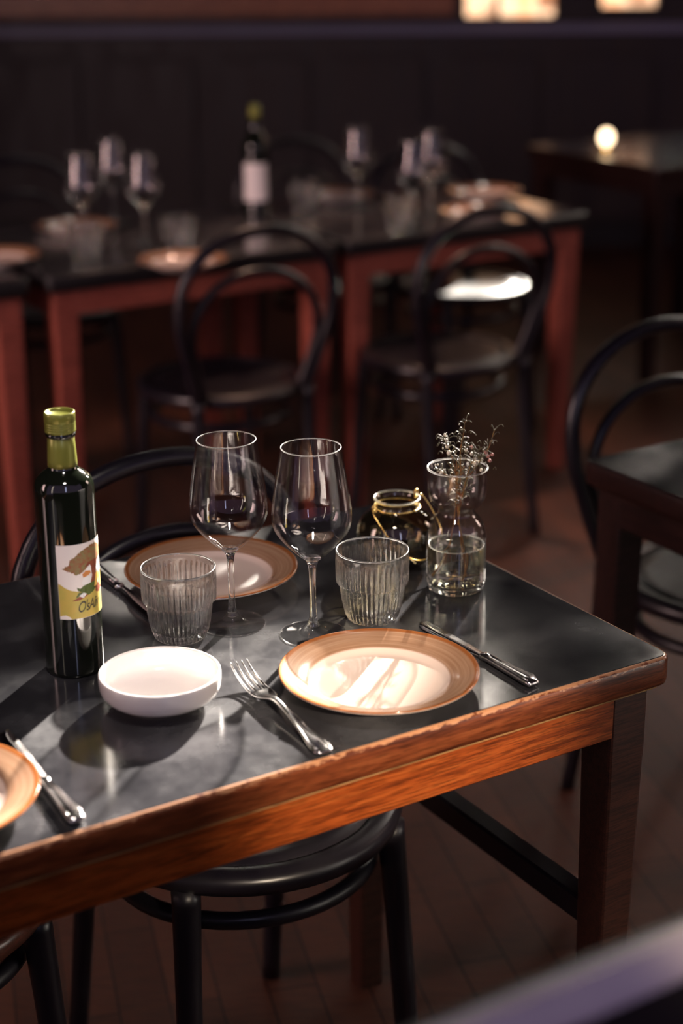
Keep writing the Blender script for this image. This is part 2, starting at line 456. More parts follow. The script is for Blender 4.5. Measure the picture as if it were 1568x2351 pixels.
mm = emis('sunlit_street_pane', (1.0, 0.55, 0.30), 2.0)
nz = mm.noise(mm.coords((5, 1, 4)), 1.4, 2)
em = mm.t.nodes['Emission'] if 'Emission' in mm.t.nodes else [x for x in mm.t.nodes if x.type == 'EMISSION'][0]
mm.l(mm.ramp(nz, [(0.38, (0.30, 0.12, 0.06)), (0.52, (1.0, 0.62, 0.38)), (0.7, (1.0, 0.42, 0.18))]), em.inputs[0])
M['litpane'] = mm.mat
M['flame'] = emis('lamp_glow', (1.0, 0.72, 0.45), 5.0).mat

# ------------------------------------------------------------------ room shell
E1 = Vector((0.850, 0.527, 0)); E2 = Vector((-0.527, 0.850, 0)); ROT = math.atan2(0.527, 0.850)
X0, X1, YB, CEIL = -3.6, 5.2, 8.2, 4.6
b = MB(); b.box(((X0 + X1) / 2, 3.2, -0.05), (X1 - X0 + 0.4, 10.6, 0.1)); tag(b.build('floor', M['floor']), kind='structure')
b = MB(); b.box(((X0 + X1) / 2, 3.6, CEIL + 0.05), (X1 - X0 + 0.4, 9.8, 0.1)); tag(b.build('ceiling', M['ceiling']), kind='structure')
b = MB(); b.box((X0 - 0.1, 4.0, CEIL / 2), (0.2, 8.6, CEIL)); tag(b.build('wall_left', M['wall']), kind='structure')
b = MB(); b.box((X1 + 0.1, 4.6, CEIL / 2), (0.2, 7.4, CEIL)); tag(b.build('wall_right', M['wall']), kind='structure')

# back wall with window openings (the low sun comes in through two assumed ones, out of view)
holes = [(1.86, 2.45, 3.28, 3.86), (1.48, 1.72, 1.80, 1.98), (0.60, 1.02, 1.09, 1.60), (1.24, 1.50, 1.13, 1.60), (0.69, 0.82, 3.25, 4.15),
         (-0.63, -0.50, 2.9, 4.2), (-1.20, -1.09, 2.9, 4.2), (3.3, 4.0, 2.6, 4.2)]  # the three narrow tall openings are added for streaks on the tabletop, the wide last one for light


def wall_with_holes(x0, x1, z0, z1, y, th, holes):
    xs = sorted({x0, x1, *[h[0] for h in holes], *[h[1] for h in holes]})
    b = MB()
    for xa, xb in zip(xs, xs[1:]):
        xm = (xa + xb) / 2
        cuts = sorted([(h[2], h[3]) for h in holes if h[0] < xm < h[1]])
        z = z0
        for za, zb in cuts:
            if za > z: b.box((xm, y + th / 2, (z + za) / 2), (xb - xa, th, za - z))
            z = zb
        if z1 > z: b.box((xm, y + th / 2, (z + z1) / 2), (xb - xa, th, z1 - z))
    return b


tag(wall_with_holes(X0, X1, 0, CEIL, YB, 0.06, holes).build('wall_back', M['panel']), kind='structure')
for i, hh in enumerate(holes):
    b = MB(); t = 0.025
    xa, xb, za, zb = hh; xc, zc = (xa + xb) / 2, (za + zb) / 2
    for c, d in (((xa - t / 2, YB - 0.01, zc), (t, 0.03, zb - za + 2 * t)), ((xb + t / 2, YB - 0.01, zc), (t, 0.03, zb - za + 2 * t)),
                 ((xc, YB - 0.01, za - t / 2), (xb - xa, 0.03, t)), ((xc, YB - 0.01, zb + t / 2), (xb - xa, 0.03, t))):
        b.box(c, d)
    wn = b.build('window_%d' % (i + 1), M['blackpaint']); tag(wn, kind='structure')  # the unglazed ones are out of view
    if i in (2, 3):
        p = MB(); p.box((xc, YB + 0.04, zc), (xb - xa, 0.006, zb - za)); p.build('pane', M['litpane'], wn)
        if i == 2:
            q = MB(); q.box((xa + 0.15, YB + 0.01, zc), (0.022, 0.03, zb - za)); q.build('glazing_bar', M['blackpaint'], wn)
# unseen blocker added as a hung beam, parallel to the tables; its shadow is the back limit of the sun on the laid table
q_ = Vector((0.139 + 4.0 * math.sin(AZ), 1.965 + 4.0 * math.cos(AZ), 0.75 + 4.0 * math.tan(EL)))
b = MB(); b.box((0, 0, -0.26), (5.2, 0.10, 0.52)); tb_ = b.build('sun_blocker', M['blackpaint'], None, q_); tb_.rotation_euler = (0, 0, ROT); tag(tb_, kind='structure')
for sx_ in (-2.3, 2.3):
    b = MB(); b.tube([(sx_, 0, -0.001), (sx_, 0, CEIL - q_.z)], 0.02, 10); b.build('hanger', M['blackpaint'], tb_)
# dado rail and counter ledge along the back wall
b = MB(); b.box(((X0 + X1) / 2, YB - 0.03, 1.035), (X1 - X0, 0.06, 0.045), bev=0.008); tag(b.build('trim_1', M['bluerail']), kind='structure')
b = MB(); b.box(((X0 + 0.55) / 2, YB - 0.012, 1.155), (0.55 - X0, 0.024, 0.11), bev=0.004); tag(b.build('trim_2', M['shelfwood']), kind='structure')
b = MB()
for k in range(16):
    b.box((X0 + 0.5 + k * 0.55, YB - 0.012, 0.52), (0.42, 0.024, 0.78), bev=0.006)
tag(b.build('trim_3', M['panel']), kind='structure')
b = MB(); b.box(((X0 + X1) / 2, YB - 0.015, 0.06), (X1 - X0, 0.03, 0.12)); tag(b.build('baseboard_back', M['blackpaint']), kind='structure')

# street front: low wall with a painted sill rail, running parallel to the tables, window opening above it
RA, RB = Vector((0.205, 0.863, 0)), Vector((0.038, 0.772, 0))
fo = empty('wall_front', (0.05, 0.725, 0), ROT); tag(fo, kind='structure')
b = MB(); b.box((0.5, 0.04, 0.47), (4.6, 0.04, 0.935)); b.build('dado', M['blackpaint'], fo)
b = MB(); b.box((0.5, 0.015, 0.9525), (4.6, 0.035, 0.030), bev=0.012); b.build('sill_rail', M['frame'], fo)


# ------------------------------------------------------------------ tables
def make_table(L, W, leg_mat, apron_mat, apron_drop=0.052, leg_w=0.052, inset=0.045, edge=None, bead=None):
    root = empty('dining_table')
    cr = 0.018
    e = MB()
    prof = [(0.0045, 0.7500), (0.0018, 0.7490), (0.0004, 0.7465), (0, 0.742), (0, 0.722), (0.0015, 0.7165), (0.005, 0.7140), (0.05, 0.7140), (0.05, 0.7496)]
    rings = []
    for ins, z in prof:
        rings.append([(px, py, z) for px, py in rrect(L, W, cr, ins, 6)])
    e.loft(rings, closed=True); e.build('wooden_edge', edge or M['edge'], root)
    t = MB()
    t.loft([[(px, py, z) for px, py in rrect(L, W, cr, ins, 6)] for ins, z in ((0.0046, 0.7300), (0.0046, 0.7500), (0.0056, 0.7504))], cap=True, smooth=False)
    t.build('black_top', M['laminate'], root)
    s = MB()
    i0 = 0.010
    s.loft([[(px, py, z) for px, py in rrect(L, W, cr, ins, 4)] for ins, z in ((i0 + .002, 0.7140), (i0, 0.7125), (i0, 0.7095), (i0 + .002, 0.7080), (0.06, 0.7080), (0.06, 0.7140))], closed=True)
    s.build('bead_moulding', bead or M['bead'], root)
    z0, z1 = 0.708 - apron_drop, 0.708
    k = 0.018
    for sy in (-1, 1):
        a = MB(); a.box((0, sy * (W / 2 - k - 0.010), (z0 + z1) / 2), (L - 2 * (inset + leg_w / 2) + 0.004, 0.020, apron_drop), bev=0.002); a.build('apron', apron_mat, root)
    for sx in (-1, 1):
        a = MB(); d = W - 2 * (inset + leg_w / 2) + 0.004
        a.box((0, 0, 0), (d, 0.020, apron_drop), bev=0.002)
        o = a.build('apron', apron_mat, root); o.location = (sx * (L / 2 - k - 0.010), 0, (z0 + z1) / 2); o.rotation_euler = (0, 0, PI / 2)
    for sx in (-1, 1):
        for sy in (-1, 1):
            lg = MB(); cx, cy = sx * (L / 2 - inset), sy * (W / 2 - inset)
            rings = []
            for z, wd in ((0, leg_w * 0.70), (0.60, leg_w * 0.97), (0.64, leg_w), (0.704, leg_w), (0.7078, leg_w - 0.006)):
                rings.append([(cx + px, cy + py, z) for px, py in rrect(wd, wd, 0.004, 0, 2)])
            lg.loft(rings, smooth=False); lg.build('leg', leg_mat, root)
    return root


def place_table(o, corner, L, W):
    """corner: world xy of the near right top corner"""
    c = Vector((corner[0], corner[1], 0)) - E1 * L / 2 + E2 * W / 2
    o.location = c; o.rotation_euler = (0, 0, ROT)


TL, TW = 1.22, 0.614
t1 = make_table(TL, TW, M['leg'], M['apron']); place_table(t1, (0.371, 1.697), TL, TW)
tag(t1, 'black-topped dining table with worn mahogany edge, set with the sunlit plates in front', 'table')
st = MB(); st.box((0, 0, 0), (TW - 0.11, 0.030, 0.035), bev=0.003)
so = st.build('dark_bar', M['chair'], t1); so.location = (TL / 2 - 0.045, 0, 0.40); so.rotation_euler = (0, 0, PI / 2)  # dark bar between the right-hand legs
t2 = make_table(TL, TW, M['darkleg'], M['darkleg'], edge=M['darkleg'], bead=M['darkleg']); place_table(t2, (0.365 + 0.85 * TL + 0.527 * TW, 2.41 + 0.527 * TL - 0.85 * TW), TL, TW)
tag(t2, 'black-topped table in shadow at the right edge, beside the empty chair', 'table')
BG = Vector((-0.774, 3.751, 0))
tb = make_table(0.80, 0.70, M['bgleg'], M['bgleg'], 0.058, 0.062, 0.05, M['blackpaint'], M['blackpaint']); p = BG + E1 * 0.915; place_table(tb, (p.x, p.y), 0.80, 0.70)
tag(tb, 'dark square table in the background at left, with three wine glasses on it', 'table')
tc_ = copy_tree(tb); p = BG + E1 * 1.735; place_table(tc_, (p.x, p.y), 0.80, 0.70)
tag(tc_, 'dark square table in the background at centre, next to the bright chair seats', 'table')
td = copy_tree(tb); p = BG + E1 * 0.075; place_table(td, (p.x, p.y), 0.80, 0.70)
tag(td, 'dark square table in the background cut off by the left edge', 'table')


# ------------------------------------------------------------------ bentwood chairs (local: back at +Y)
def make_chair(rim_mat, kind='arch'):
    root = empty('bentwood_chair')
    r = 0.205
    s = MB()
    s.lathe([(r - .032, .4585), (r - .030, .4690), (r - .024, .4712), (r - .008, .4700), (r, .4640), (r + .001, .4560), (r - .002, .4440), (r - .010, .4405), (r - .032, .4410)], 56, closed=True)
    s.build('seat_rim', rim_mat, root)
    s = MB(); s.lathe([(0.002, .460), (0.08, .4605), (0.14, .463), (r - .031, .4665), (r - .031, .455), (0.10, .450), (0.002, .450)], 48, closed=False, cap=True)
    s.build('seat', M['chair'], root)
    for sx in (-1, 1):
        l = MB(); l.tube(catmull([(sx * .145, -.125, .444), (sx * .152, -.135, .30), (sx * .165, -.155, 0.0)], 5), [0.0185 - 0.0004 * i for i in range(11)], 14)
        l.build('leg', M['chair'], root)
        l = MB(); l.tube(catmull([(sx * .150, .165, .465), (sx * .150, .178, .30), (sx * .160, .225, 0.0)], 5), [0.0165 - 0.0003 * i for i in range(11)], 14)
        l.build('leg', M['chair'], root)
    st_ = MB(); st_.tube([(0.168 * math.cos(a), 0.160 * math.sin(a), 0.385) for a in [2 * PI * k / 48 for k in range(48)]], 0.0115, 10, closed=True)
    st_.build('stretcher_ring', M['chair'], root)
    f = MB()
    half = [(-.150, .165, .468), (-.182, .183, .57), (-.203, .196, .66), (-.196, .205, .745), (-.150, .211, .812), (-.080, .215, .849)]
    pts = half + [(0, .217, .860)] + [(-x, y, z) for x, y, z in half[::-1]]
    f.tube(catmull(pts, 7), 0.0135, 12)
    f.build('back_frame', M['chair'], root)
    h = MB()
    half = [(-.128, .165, .468), (-.158, .180, .56), (-.168, .188, .63), (-.142, .194, .700), (-.080, .198, .748)]
    pts = half + [(0, .200, .763)] + [(-x, y, z) for x, y, z in half[::-1]]
    h.tube(catmull(pts, 7), 0.0105, 10)
    h.build('back_hoop', M['chair'], root)
    return root


ch0 = make_chair(M['chair'])
tag(ch0, 'black bentwood chair tucked under the middle of the laid table', 'chair', 'bentwood chairs')


def put_chair(x, y, rz, label, src=None):
    o = copy_tree(ch0) if src is None else src
    o.location = (x, y, 0); o.rotation_euler = (0, 0, rz)
    tag(o, label, 'chair', 'bentwood chairs'); return o


put_chair(-0.130, 1.895, ROT, 'black bentwood chair tucked under the laid table, its arched back behind the dark bottle', ch0)
chL = make_chair(M['seatrim']); put_chair(-0.545, 1.685, ROT, 'bentwood chair with reddish brown seat rim in the bottom left corner', chL)
put_chair(0.672, 2.645, ROT, 'bentwood chair with double-arched back standing at the right edge table')
put_chair(-0.19 - .105, 3.80 + .17, ROT + PI, 'dark bentwood chair backed to us at the left background table')
put_chair(0.36 - .105, 4.06 + .17, ROT + PI, 'dark bentwood chair backed to us with a pale lit seat, background centre')
put_chair(0.378, 5.075, ROT, 'dark chair under the far side of the centre background table, brightly lit seat')
put_chair(-0.139 + .10, 5.40 - .17, ROT, 'dark chair with arched back behind the small labelled bottle in the background')
put_chair(-0.95 + .10, 4.98 - .17, ROT, 'dark chair with arched back behind the three blurred wine glasses at left')


# ------------------------------------------------------------------ tableware
def make_plate():
    R = 0.1075
    b = MB()
    prof = [(0.0005, 0.0052), (0.045, 0.0052), (0.064, 0.0058), (0.071, 0.0078), (0.077, 0.0118), (0.084, 0.0150), (0.096, 0.0185), (0.1055, 0.0212), (0.1070, 0.0212), (0.1075, 0.0202)]
    under = [(0.1070, 0.0190), (0.096, 0.0148), (0.084, 0.0108), (0.074, 0.0062), (0.068, 0.0030), (0.064, 0.0), (0.060, 0.0), (0.058, 0.0022), (0.0005, 0.0024)]
    b.lathe(smooth_prof(prof, 4), 96, 0, cap=False)
    n = len(smooth_prof(prof, 4))
    b.lathe([(0.1075, 0.0202)] + under, 96, 1, cap=False)
    return b.build('dinner_plate', [M['plate'], M['foot']])


ZT = 0.7504
plate = make_plate(); plate.location = (0.039, 1.620, ZT)
tag(plate, 'brown-banded dinner plate in direct sun at the front of the table, between fork and knife', 'plate', 'brown-banded dinner plates')


def put(src, x, y, z, label, cat, group, rz=0, s=1):
    o = copy_tree(src); o.location = (x, y, z); o.rotation_euler = (0, 0, rz)
    if s != 1: o.scale = (s, s, s)
    return tag(o, label, cat, group)


G = 'brown-banded dinner plates'
put(plate, -0.162, 1.925, ZT, 'brown-banded dinner plate behind the left wine glass on the laid table', 'plate', G, 1.9)
put(plate, -0.388, 1.360, ZT, 'orange-brown plate cut off by the left edge of the photo, on the laid table', 'plate', G, 0.8)
BGP = 'blurred plates on the background tables'
for x, y, lb in ((-0.373, 3.925, 'blurred plate at the near edge of the left background table, right of the tumbler'), (-0.697, 4.409, 'blurred plate behind the wine glasses on the left background table'),
                 (-0.830, 3.990, 'blurred pale plate cut off by the left edge, background table'), (0.001, 4.917, 'blurred reddish plate right of the labelled background bottle'),
                 (0.385, 4.600, 'blurred plate seen through the chair back at the near side of the centre background table'), (0.429, 4.960, 'blurred plate at the far side of the centre background table')):
    put(plate, x, y, ZT, lb, 'plate', BGP, random.random() * 6)

# white bowl
b = MB()
b.lathe(smooth_prof([(0.0005, 0.0), (0.030, 0.0), (0.034, 0.0005), (0.036, 0.0035), (0.046, 0.0062), (0.0570, 0.0110), (0.0624, 0.0180), (0.0640, 0.0270), (0.0640, 0.0345), (0.0625, 0.0363), (0.0605, 0.0350),
                     (0.0598, 0.0260), (0.0570, 0.0160), (0.047, 0.0092), (0.030, 0.0068), (0.0005, 0.0060)], 4), 96)
bowl = b.build('bowl', M['white']); bowl.location = (-0.191, 1.585, ZT)
tag(bowl, 'small white ceramic bowl, empty, in front of the left ribbed glass', 'bowl')


def make_wine_glass(seg=72):
    root = empty('wine_glass')
    f = MB()
    prof = [(0.0005, 0.0012), (0.020, 0.0010), (0.0365, 0.0), (0.0382, 0.0006), (0.0383, 0.0014), (0.0365, 0.0022), (0.024, 0.0038), (0.014, 0.0062), (0.0075, 0.0110), (0.0050, 0.0180), (0.0040, 0.030), (0.0036, 0.050), (0.0038, 0.070), (0.0048, 0.084), (0.0072, 0.0905), (0.0100, 0.0935), (0.0085, 0.0948), (0.0005, 0.0950)]
    f.lathe(smooth_prof([(0.0060, 0.0140)] + prof[8:], 4), seg); f.build('stem', M['stemglass'], root)
    f = MB(); f.lathe(smooth_prof(prof[:8] + [(0.0060, 0.0140)], 4), seg); f.build('foot', M['footglass'], root)
    bw = MB()
    out = [(0.0100, 0.0936), (0.0160, 0.0985), (0.0255, 0.1075), (0.0350, 0.1180), (0.0420, 0.1285), (0.0450, 0.1380), (0.0455, 0.1450), (0.0446, 0.1560), (0.0425, 0.1720), (0.0394, 0.1920), (0.0362, 0.2100), (0.0338, 0.2240)]
    so_ = smooth_prof(out, 5); th = 0.0009
    inn = [(max(r - th - (0.0012 if z < 0.102 else 0), 0.0005), z + (0.0018 if z < 0.105 else 0.0004)) for r, z in so_]
    bw.lathe(so_ + [(0.0336, 0.2252), (0.0330, 0.2255)] + inn[::-1][1:] + [(0.0005, inn[0][1] + 0.0004)], seg)
    bw.build('glass_bowl', M['bowlglass'], root)
    rim = MB(); rim.tube([(0.0334 * math.cos(a), 0.0334 * math.sin(a), 0.2252) for a in [2 * PI * k / 96 for k in range(96)]], 0.00062, 8, closed=True)
    rim.build('rim', M['rimglass'], root)
    return root


g1 = make_wine_glass(); g1.location = (-0.1280, 1.7915, ZT)
g1.rotation_euler = (0, math.radians(-0.3), 0.3)
GW = 'wine glasses'
tag(g1, 'empty wine glass in front of the back plate, nearest the dark bottle', 'wine glass', GW)
g2 = put(g1, -0.0335, 1.760, ZT, 'empty wine glass standing between the two ribbed tumblers and nearest the sunlit plate', 'wine glass', GW, 1.1)
for x, y, lb in ((-0.650, 4.233, 'blurred wine glass left of three on the background table'), (-0.613, 4.540, 'blurred wine glass standing furthest back of the three at left'),
                 (-0.494, 4.228, 'blurred wine glass rightmost of the three on the left background table'), (0.053, 4.748, 'blurred wine glass standing alone behind the reddish plate, background centre'),
                 (0.195, 4.458, 'blurred wine glass front one of the overlapping pair in the background'), (0.255, 4.666, 'blurred wine glass rear one of the overlapping pair in the background')):
    put(g1, x, y, ZT, lb, 'wine glass', 'blurred wine glasses in the background', random.random() * 3)


def make_tumbler():
    N = 40; b = MB(); seg = N * 6
    H = 0.086

    def sst(a, b_, x):
        t = min(max((x - a) / (b_ - a), 0), 1); return t * t * (3 - 2 * t)

    def mod(a, r, z):
        amp = 0.0019
        if z > 0.0475: amp *= 1 - sst(0.072, 0.079, z)
        amp *= sst(0.003, 0.010, z)
        c = abs(math.cos(a * N / 2))
        return -amp * (1 - c) * 1.5
    out = [(0.0005, 0.0030), (0.018, 0.0028), (0.0225, 0.0008), (0.0255, 0.0), (0.0285, 0.0015), (0.0312, 0.0060), (0.0335, 0.0130), (0.0360, 0.0240), (0.0374, 0.0350), (0.0382, 0.0440)]
    up_ = [(0.0392, 0.0462), (0.0418, 0.0470), (0.0427, 0.0500), (0.0430, 0.0620), (0.0432, 0.0740), (0.0430, 0.0810), (0.0426, 0.0850), (0.0418, 0.0862), (0.0410, 0.0852)]
    po = smooth_prof(out, 3)[:-1] + smooth_prof([out[-1]] + up_, 3)
    b.lathe(po, seg, mod=mod)

    def modi(a, r, z):
        if z > 0.076 or z < 0.014: return 0
        k = sst(0.076, 0.070, z) if z > 0.06 else 1
        return 0.00008 * math.cos(a * N) * k
    inn = [(0.0410, 0.0852), (0.0402, 0.0820), (0.0398, 0.0700), (0.0392, 0.0560), (0.0372, 0.0450), (0.0355, 0.0360), (0.0330, 0.0240), (0.0300, 0.0150), (0.0250, 0.0110), (0.012, 0.0098), (0.0005, 0.0096)]
    b.lathe(smooth_prof(inn, 3), seg, mod=modi)
    o = b.build('ribbed_tumbler', M['tumbler'])
    r_ = MB(); r_.tube([(0.0419 * math.cos(a), 0.0419 * math.sin(a), 0.0860) for a in [2 * PI * k / 96 for k in range(96)]], 0.0009, 8, closed=True)
    r_.build('rim', M['rimglass'], o)
    return o


tr = make_tumbler(); tr.location = (0.0355, 1.806, ZT)
GT = 'ribbed tumblers'
tag(tr, 'clear ribbed glass tumbler in front of the wire-handled jar, beside the vase', 'glass', GT)
put(tr, -0.1855, 1.755, ZT, 'clear ribbed glass tumbler right behind the white bowl, before the back plate', 'glass', GT, 0.4)
for x, y, lb in ((-0.615, 4.02, 'blurred tumbler in front of the leftmost background wine glass'), (-0.397, 4.105, 'blurred tumbler behind the near plate on the left background table'),
                 (-0.097, 4.70, 'blurred tumbler just right of the labelled background bottle'), (0.160, 4.40, 'blurred tumbler below the pair of background wine glasses')):
    put(tr, x, y, ZT, lb, 'glass', 'blurred tumblers in the background', 0.2)


# ------------------------------------------------------------------ cutlery (lie along local +X from handle end, at x=0)
def bar(b, sts, seg=14, p=2.4, caps=True):
    """stations: (x, half width, half thickness, z centre); superellipse sections"""
    rings = []
    for x, hw, ht, z in sts:
        ring = []
        for k in range(seg):
            a = 2 * PI * k / seg; c, s = math.cos(a), math.sin(a)
            ring.append((x, hw * math.copysign(abs(c) ** (2 / p), c), z + ht * math.copysign(abs(s) ** (2 / p), s)))
        rings.append(ring)
    b.loft(rings, cap=caps)


def interp(sts, n):
    P = catmull([(s[0], s[1], s[2]) for s in sts], n); Q = catmull([(s[3], 0, 0) for s in sts], n)
    return [(a.x, max(a.y, 0.0003), max(a.z, 0.0003), q.x) for a, q in zip(P, Q)]


def make_fork():
    root = empty('fork')
    b = MB()
    bar(b, interp([(0, .0060, .0012, .0030), (.003, .0092, .0021, .0030), (.010, .0108, .0024, .0032), (.022, .0098, .0022, .0036), (.045, .0062, .0020, .0060), (.075, .0040, .0021, .0100), (.100, .0034, .0022, .0125), (.112, .0036, .0021, .0125),
                    (.120, .0060, .0017, .0115), (.128, .0098, .0013, .0098), (.137, .0122, .0011, .0082), (.146, .0127, .0010, .0074), (.150, .0126, .0010, .0072)], 3), 18, 2.3)
    b.build('handle', M['steel'], root)
    for k in range(4):
        y0 = -0.0106 + k * 0.00707; y1 = -0.0096 + k * 0.0064
        t = MB(); sts = interp([(.1485, .0020, .0010, .0072), (.160, .0017, .0010, .0070), (.178, .0014, .0010, .0098), (.192, .0012, .0009, .0150), (.202, .0007, .0006, .0205)], 4)
        rings = []
        for x, hw, ht, z in sts:
            f_ = (x - .1485) / .0535; yc = y0 + (y1 - y0) * f_
            rings.append([(x, yc + hw * math.cos(2 * PI * j / 10), z + ht * math.sin(2 * PI * j / 10)) for j in range(10)])
        t.loft(rings); t.build('tine', M['steel'], root)
    for sy in (-1, 1):   # raised thread lines along the handle edges
        t = MB(); t.tube([(x, sy * yw, z) for x, yw, z in ((.004, .0066, .0052), (.010, .0084, .0056), (.022, .0076, .0058), (.045, .0046, .0080), (.075, .0026, .0122))], 0.0007, 6)
        t.build('thread_line', M['steel'], root)
    return root


def make_knife():
    root = empty('table_knife')
    b = MB()
    bar(b, interp([(0, .0052, .0018, .0042), (.003, .0078, .0036, .0044), (.012, .0085, .0042, .0046), (.030, .0072, .0038, .0046), (.060, .0058, .0036, .0048), (.078, .0052, .0034, .0050), (.084, .0064, .0040, .0052), (.089, .0058, .0032, .0052)], 3), 18, 2.6)
    b.build('handle', M['steel'], root)
    for sy in (-1, 1):
        t = MB(); t.tube([(x, sy * yw, z) for x, yw, z in ((.005, .0056, .0082), (.012, .0066, .0090), (.030, .0054, .0086), (.060, .0040, .0086), (.078, .0030, .0086))], 0.0007, 6)
        t.build('thread_line', M['steel'], root)
    bl = MB(); rings = []
    for i in range(25):
        u = i / 24; x = .087 + u * .123
        top = .0048 + .0030 * math.sin(min(u * 3, 1) * PI / 2)             # back
        edge = -(.0052 + .0052 * math.sin(min(u * 1.15, 1) * PI / 2))      # cutting edge
        if u > 0.80:
            k = (u - 0.80) / 0.20; s_ = math.sqrt(max(1 - k * k, 0.0008)); top = edge + (top - edge) * s_ if True else top
        zc = .0050 - .0028 * u
        rings.append([(x, top, zc + .0009), (x, (top + edge) / 2, zc + .0006), (x, edge, zc + .0001), (x, edge, zc - .0001), (x, (top + edge) / 2, zc - .0006), (x, top, zc - .0009)])
    bl.loft(rings); bl.build('blade', M['steel'], root)
    return root


def lay(o, end, tip):
    o.location = (end[0], end[1], ZT - 0.0002); o.rotation_euler = (0, 0, math.atan2(tip[1] - end[1], tip[0] - end[0]))


fk = make_fork(); lay(fk, (-0.017, 1.465), (-0.116, 1.650)); tag(fk, 'polished steel fork lying between the white bowl and the sunlit plate', 'fork')
kn = make_knife(); lay(kn, (0.205, 1.614), (0.086, 1.790))
GK = 'table knives'
tag(kn, 'steel table knife lying right of the sunlit plate, handle toward the corner', 'knife', GK)
k2 = copy_tree(kn); lay(k2, (-0.241, 1.333), (-0.345, 1.510)); tag(k2, 'steel knife handle beside the cut-off plate at lower left', 'knife', GK)
k3 = copy_tree(kn); lay(k3, (-0.318, 1.972), (-0.208, 1.788)); tag(k3, 'dim knife lying between the bottle and the back plate', 'knife', GK)

# ------------------------------------------------------------------ oil bottle
bt = empty('oil_bottle', (-0.294, 1.674, ZT)); tag(bt, 'dark olive oil bottle with green foil cap and illustrated label, at the left', 'bottle')
RB_ = 0.0318
b = MB()
b.lathe(smooth_prof([(0.0005, 0.0035), (0.022, 0.0022), (0.0285, 0.0), (0.0311, 0.0022), (RB_, 0.008), (RB_, 0.03)], 4) +
        smooth_prof([(RB_, 0.19), (RB_, 0.207), (0.0312, 0.2145), (0.0285, 0.2210), (0.0225, 0.2265), (0.0172, 0.2305), (0.0150, 0.2350), (0.0142, 0.245), (0.0136, 0.266), (0.0136, 0.288), (0.0005, 0.2885)], 5), 96)
bb = b.build('glass_body', M['bottle'], bt)
b = MB(); b.lathe([(0.0149, 0.2335), (0.01560, 0.2340), (0.01545, 0.240), (0.01480, 0.254), (0.01420, 0.2655), (0.0136, 0.2662)], 64); b.build('foil_sleeve', M['foil'], bt)
b = MB(); b.lathe([(0.0136, 0.2655), (0.0152, 0.2662), (0.0160, 0.2680), (0.0160, 0.2698), (0.0150, 0.2710), (0.0136, 0.2712)], 64); b.build('pouring_ring', M['bottle'], bt)
b = MB()
pr_ = [(0.0136, 0.2708), (0.0158, 0.2712), (0.0162, 0.2722)]
for k in range(4):
    z = 0.2736 + k * 0.0026; pr_ += [(0.0162, z), (0.0156, z + 0.0008), (0.0162, z + 0.0016)]
pr_ += [(0.0163, 0.2900), (0.0160, 0.2926), (0.0150, 0.2932), (0.0138, 0.2922), (0.0130, 0.2908), (0.0005, 0.2905)]
b.lathe(pr_, 72); b.build('screw_cap', M['foil'], bt)

# curved label: u = mm around, v = mm up
PHI0 = math.radians(-80.1 - 24); RL = RB_ + 0.00025; ZL0, HL = 0.0703, 0.0845; WL = 0.072


def lab(u, v, dr=0.0):
    a = PHI0 + u / RL; r = RL + dr
    return (r * math.cos(a), r * math.sin(a), ZL0 + v)


def patch(b, u0, u1, v0, v1, mi, dr, nu=48, nv=2):
    vs = [lab(u0 + (u1 - u0) * i / nu, v0 + (v1 - v0) * j / nv, dr) for j in range(nv + 1) for i in range(nu + 1)]
    fs = [(j * (nu + 1) + i, j * (nu + 1) + i + 1, (j + 1) * (nu + 1) + i + 1, (j + 1) * (nu + 1) + i) for j in range(nv) for i in range(nu)]
    b.add(vs, fs, mi)


def shape(b, poly, mi, dr):
    """fill a flat polygon (millimetres on the label), triangulated finely and bent round the bottle"""
    bm = bmesh.new(); vv = [bm.verts.new((x / 1000, y / 1000, 0)) for x, y in poly]
    bm.faces.new(vv)
    bmesh.ops.triangulate(bm, faces=bm.faces[:])
    x = 0.0015
    while x < WL:
        bmesh.ops.bisect_plane(bm, geom=bm.verts[:] + bm.edges[:] + bm.faces[:], plane_co=(x, 0, 0), plane_no=(1, 0, 0)); x += 0.0015
    bm.verts.index_update()
    vs = [lab(v.co.x, v.co.y, dr) for v in bm.verts]
    fs = []
    for f in bm.faces:
        ids = [v.index for v in f.verts]
        if f.normal.z < 0: ids = ids[::-1]
        fs.append(ids)
    b.add(vs, fs, mi); bm.free()


b = MB(); patch(b, 0, WL, 0, HL, 0, 0); label = b.build('label', M['paper'], bt)
lm = [M['ochre'], M['crown'], M['trunk'], M['lgreen'], M['lorange'], M['lyellow'], M['lwhite'], M['paper']]
pb = MB()
shape(pb, [(0.3, 0.3), (71.5, 0.3), (71.5, 16), (60, 22), (54, 30), (46, 34), (38, 31), (30, 30), (22, 31), (14, 33), (8, 36), (3, 40), (0.3, 41)], 0, 0.00006)
shape(pb, [(0.3, 0.2), (13, 0.2), (11, 3), (7, 5), (3, 4.6), (0.3, 3.5)], 7, 0.00010)
rnd = random.Random(3)


def jag(poly, amp, sub=5):
    out = []
    n = len(poly)
    for i in range(n):
        a, c = poly[i], poly[(i + 1) % n]
        for k in range(sub):
            t = k / sub; out.append((a[0] + (c[0] - a[0]) * t + rnd.uniform(-amp, amp), a[1] + (c[1] - a[1]) * t + rnd.uniform(-amp, amp)))
    return out


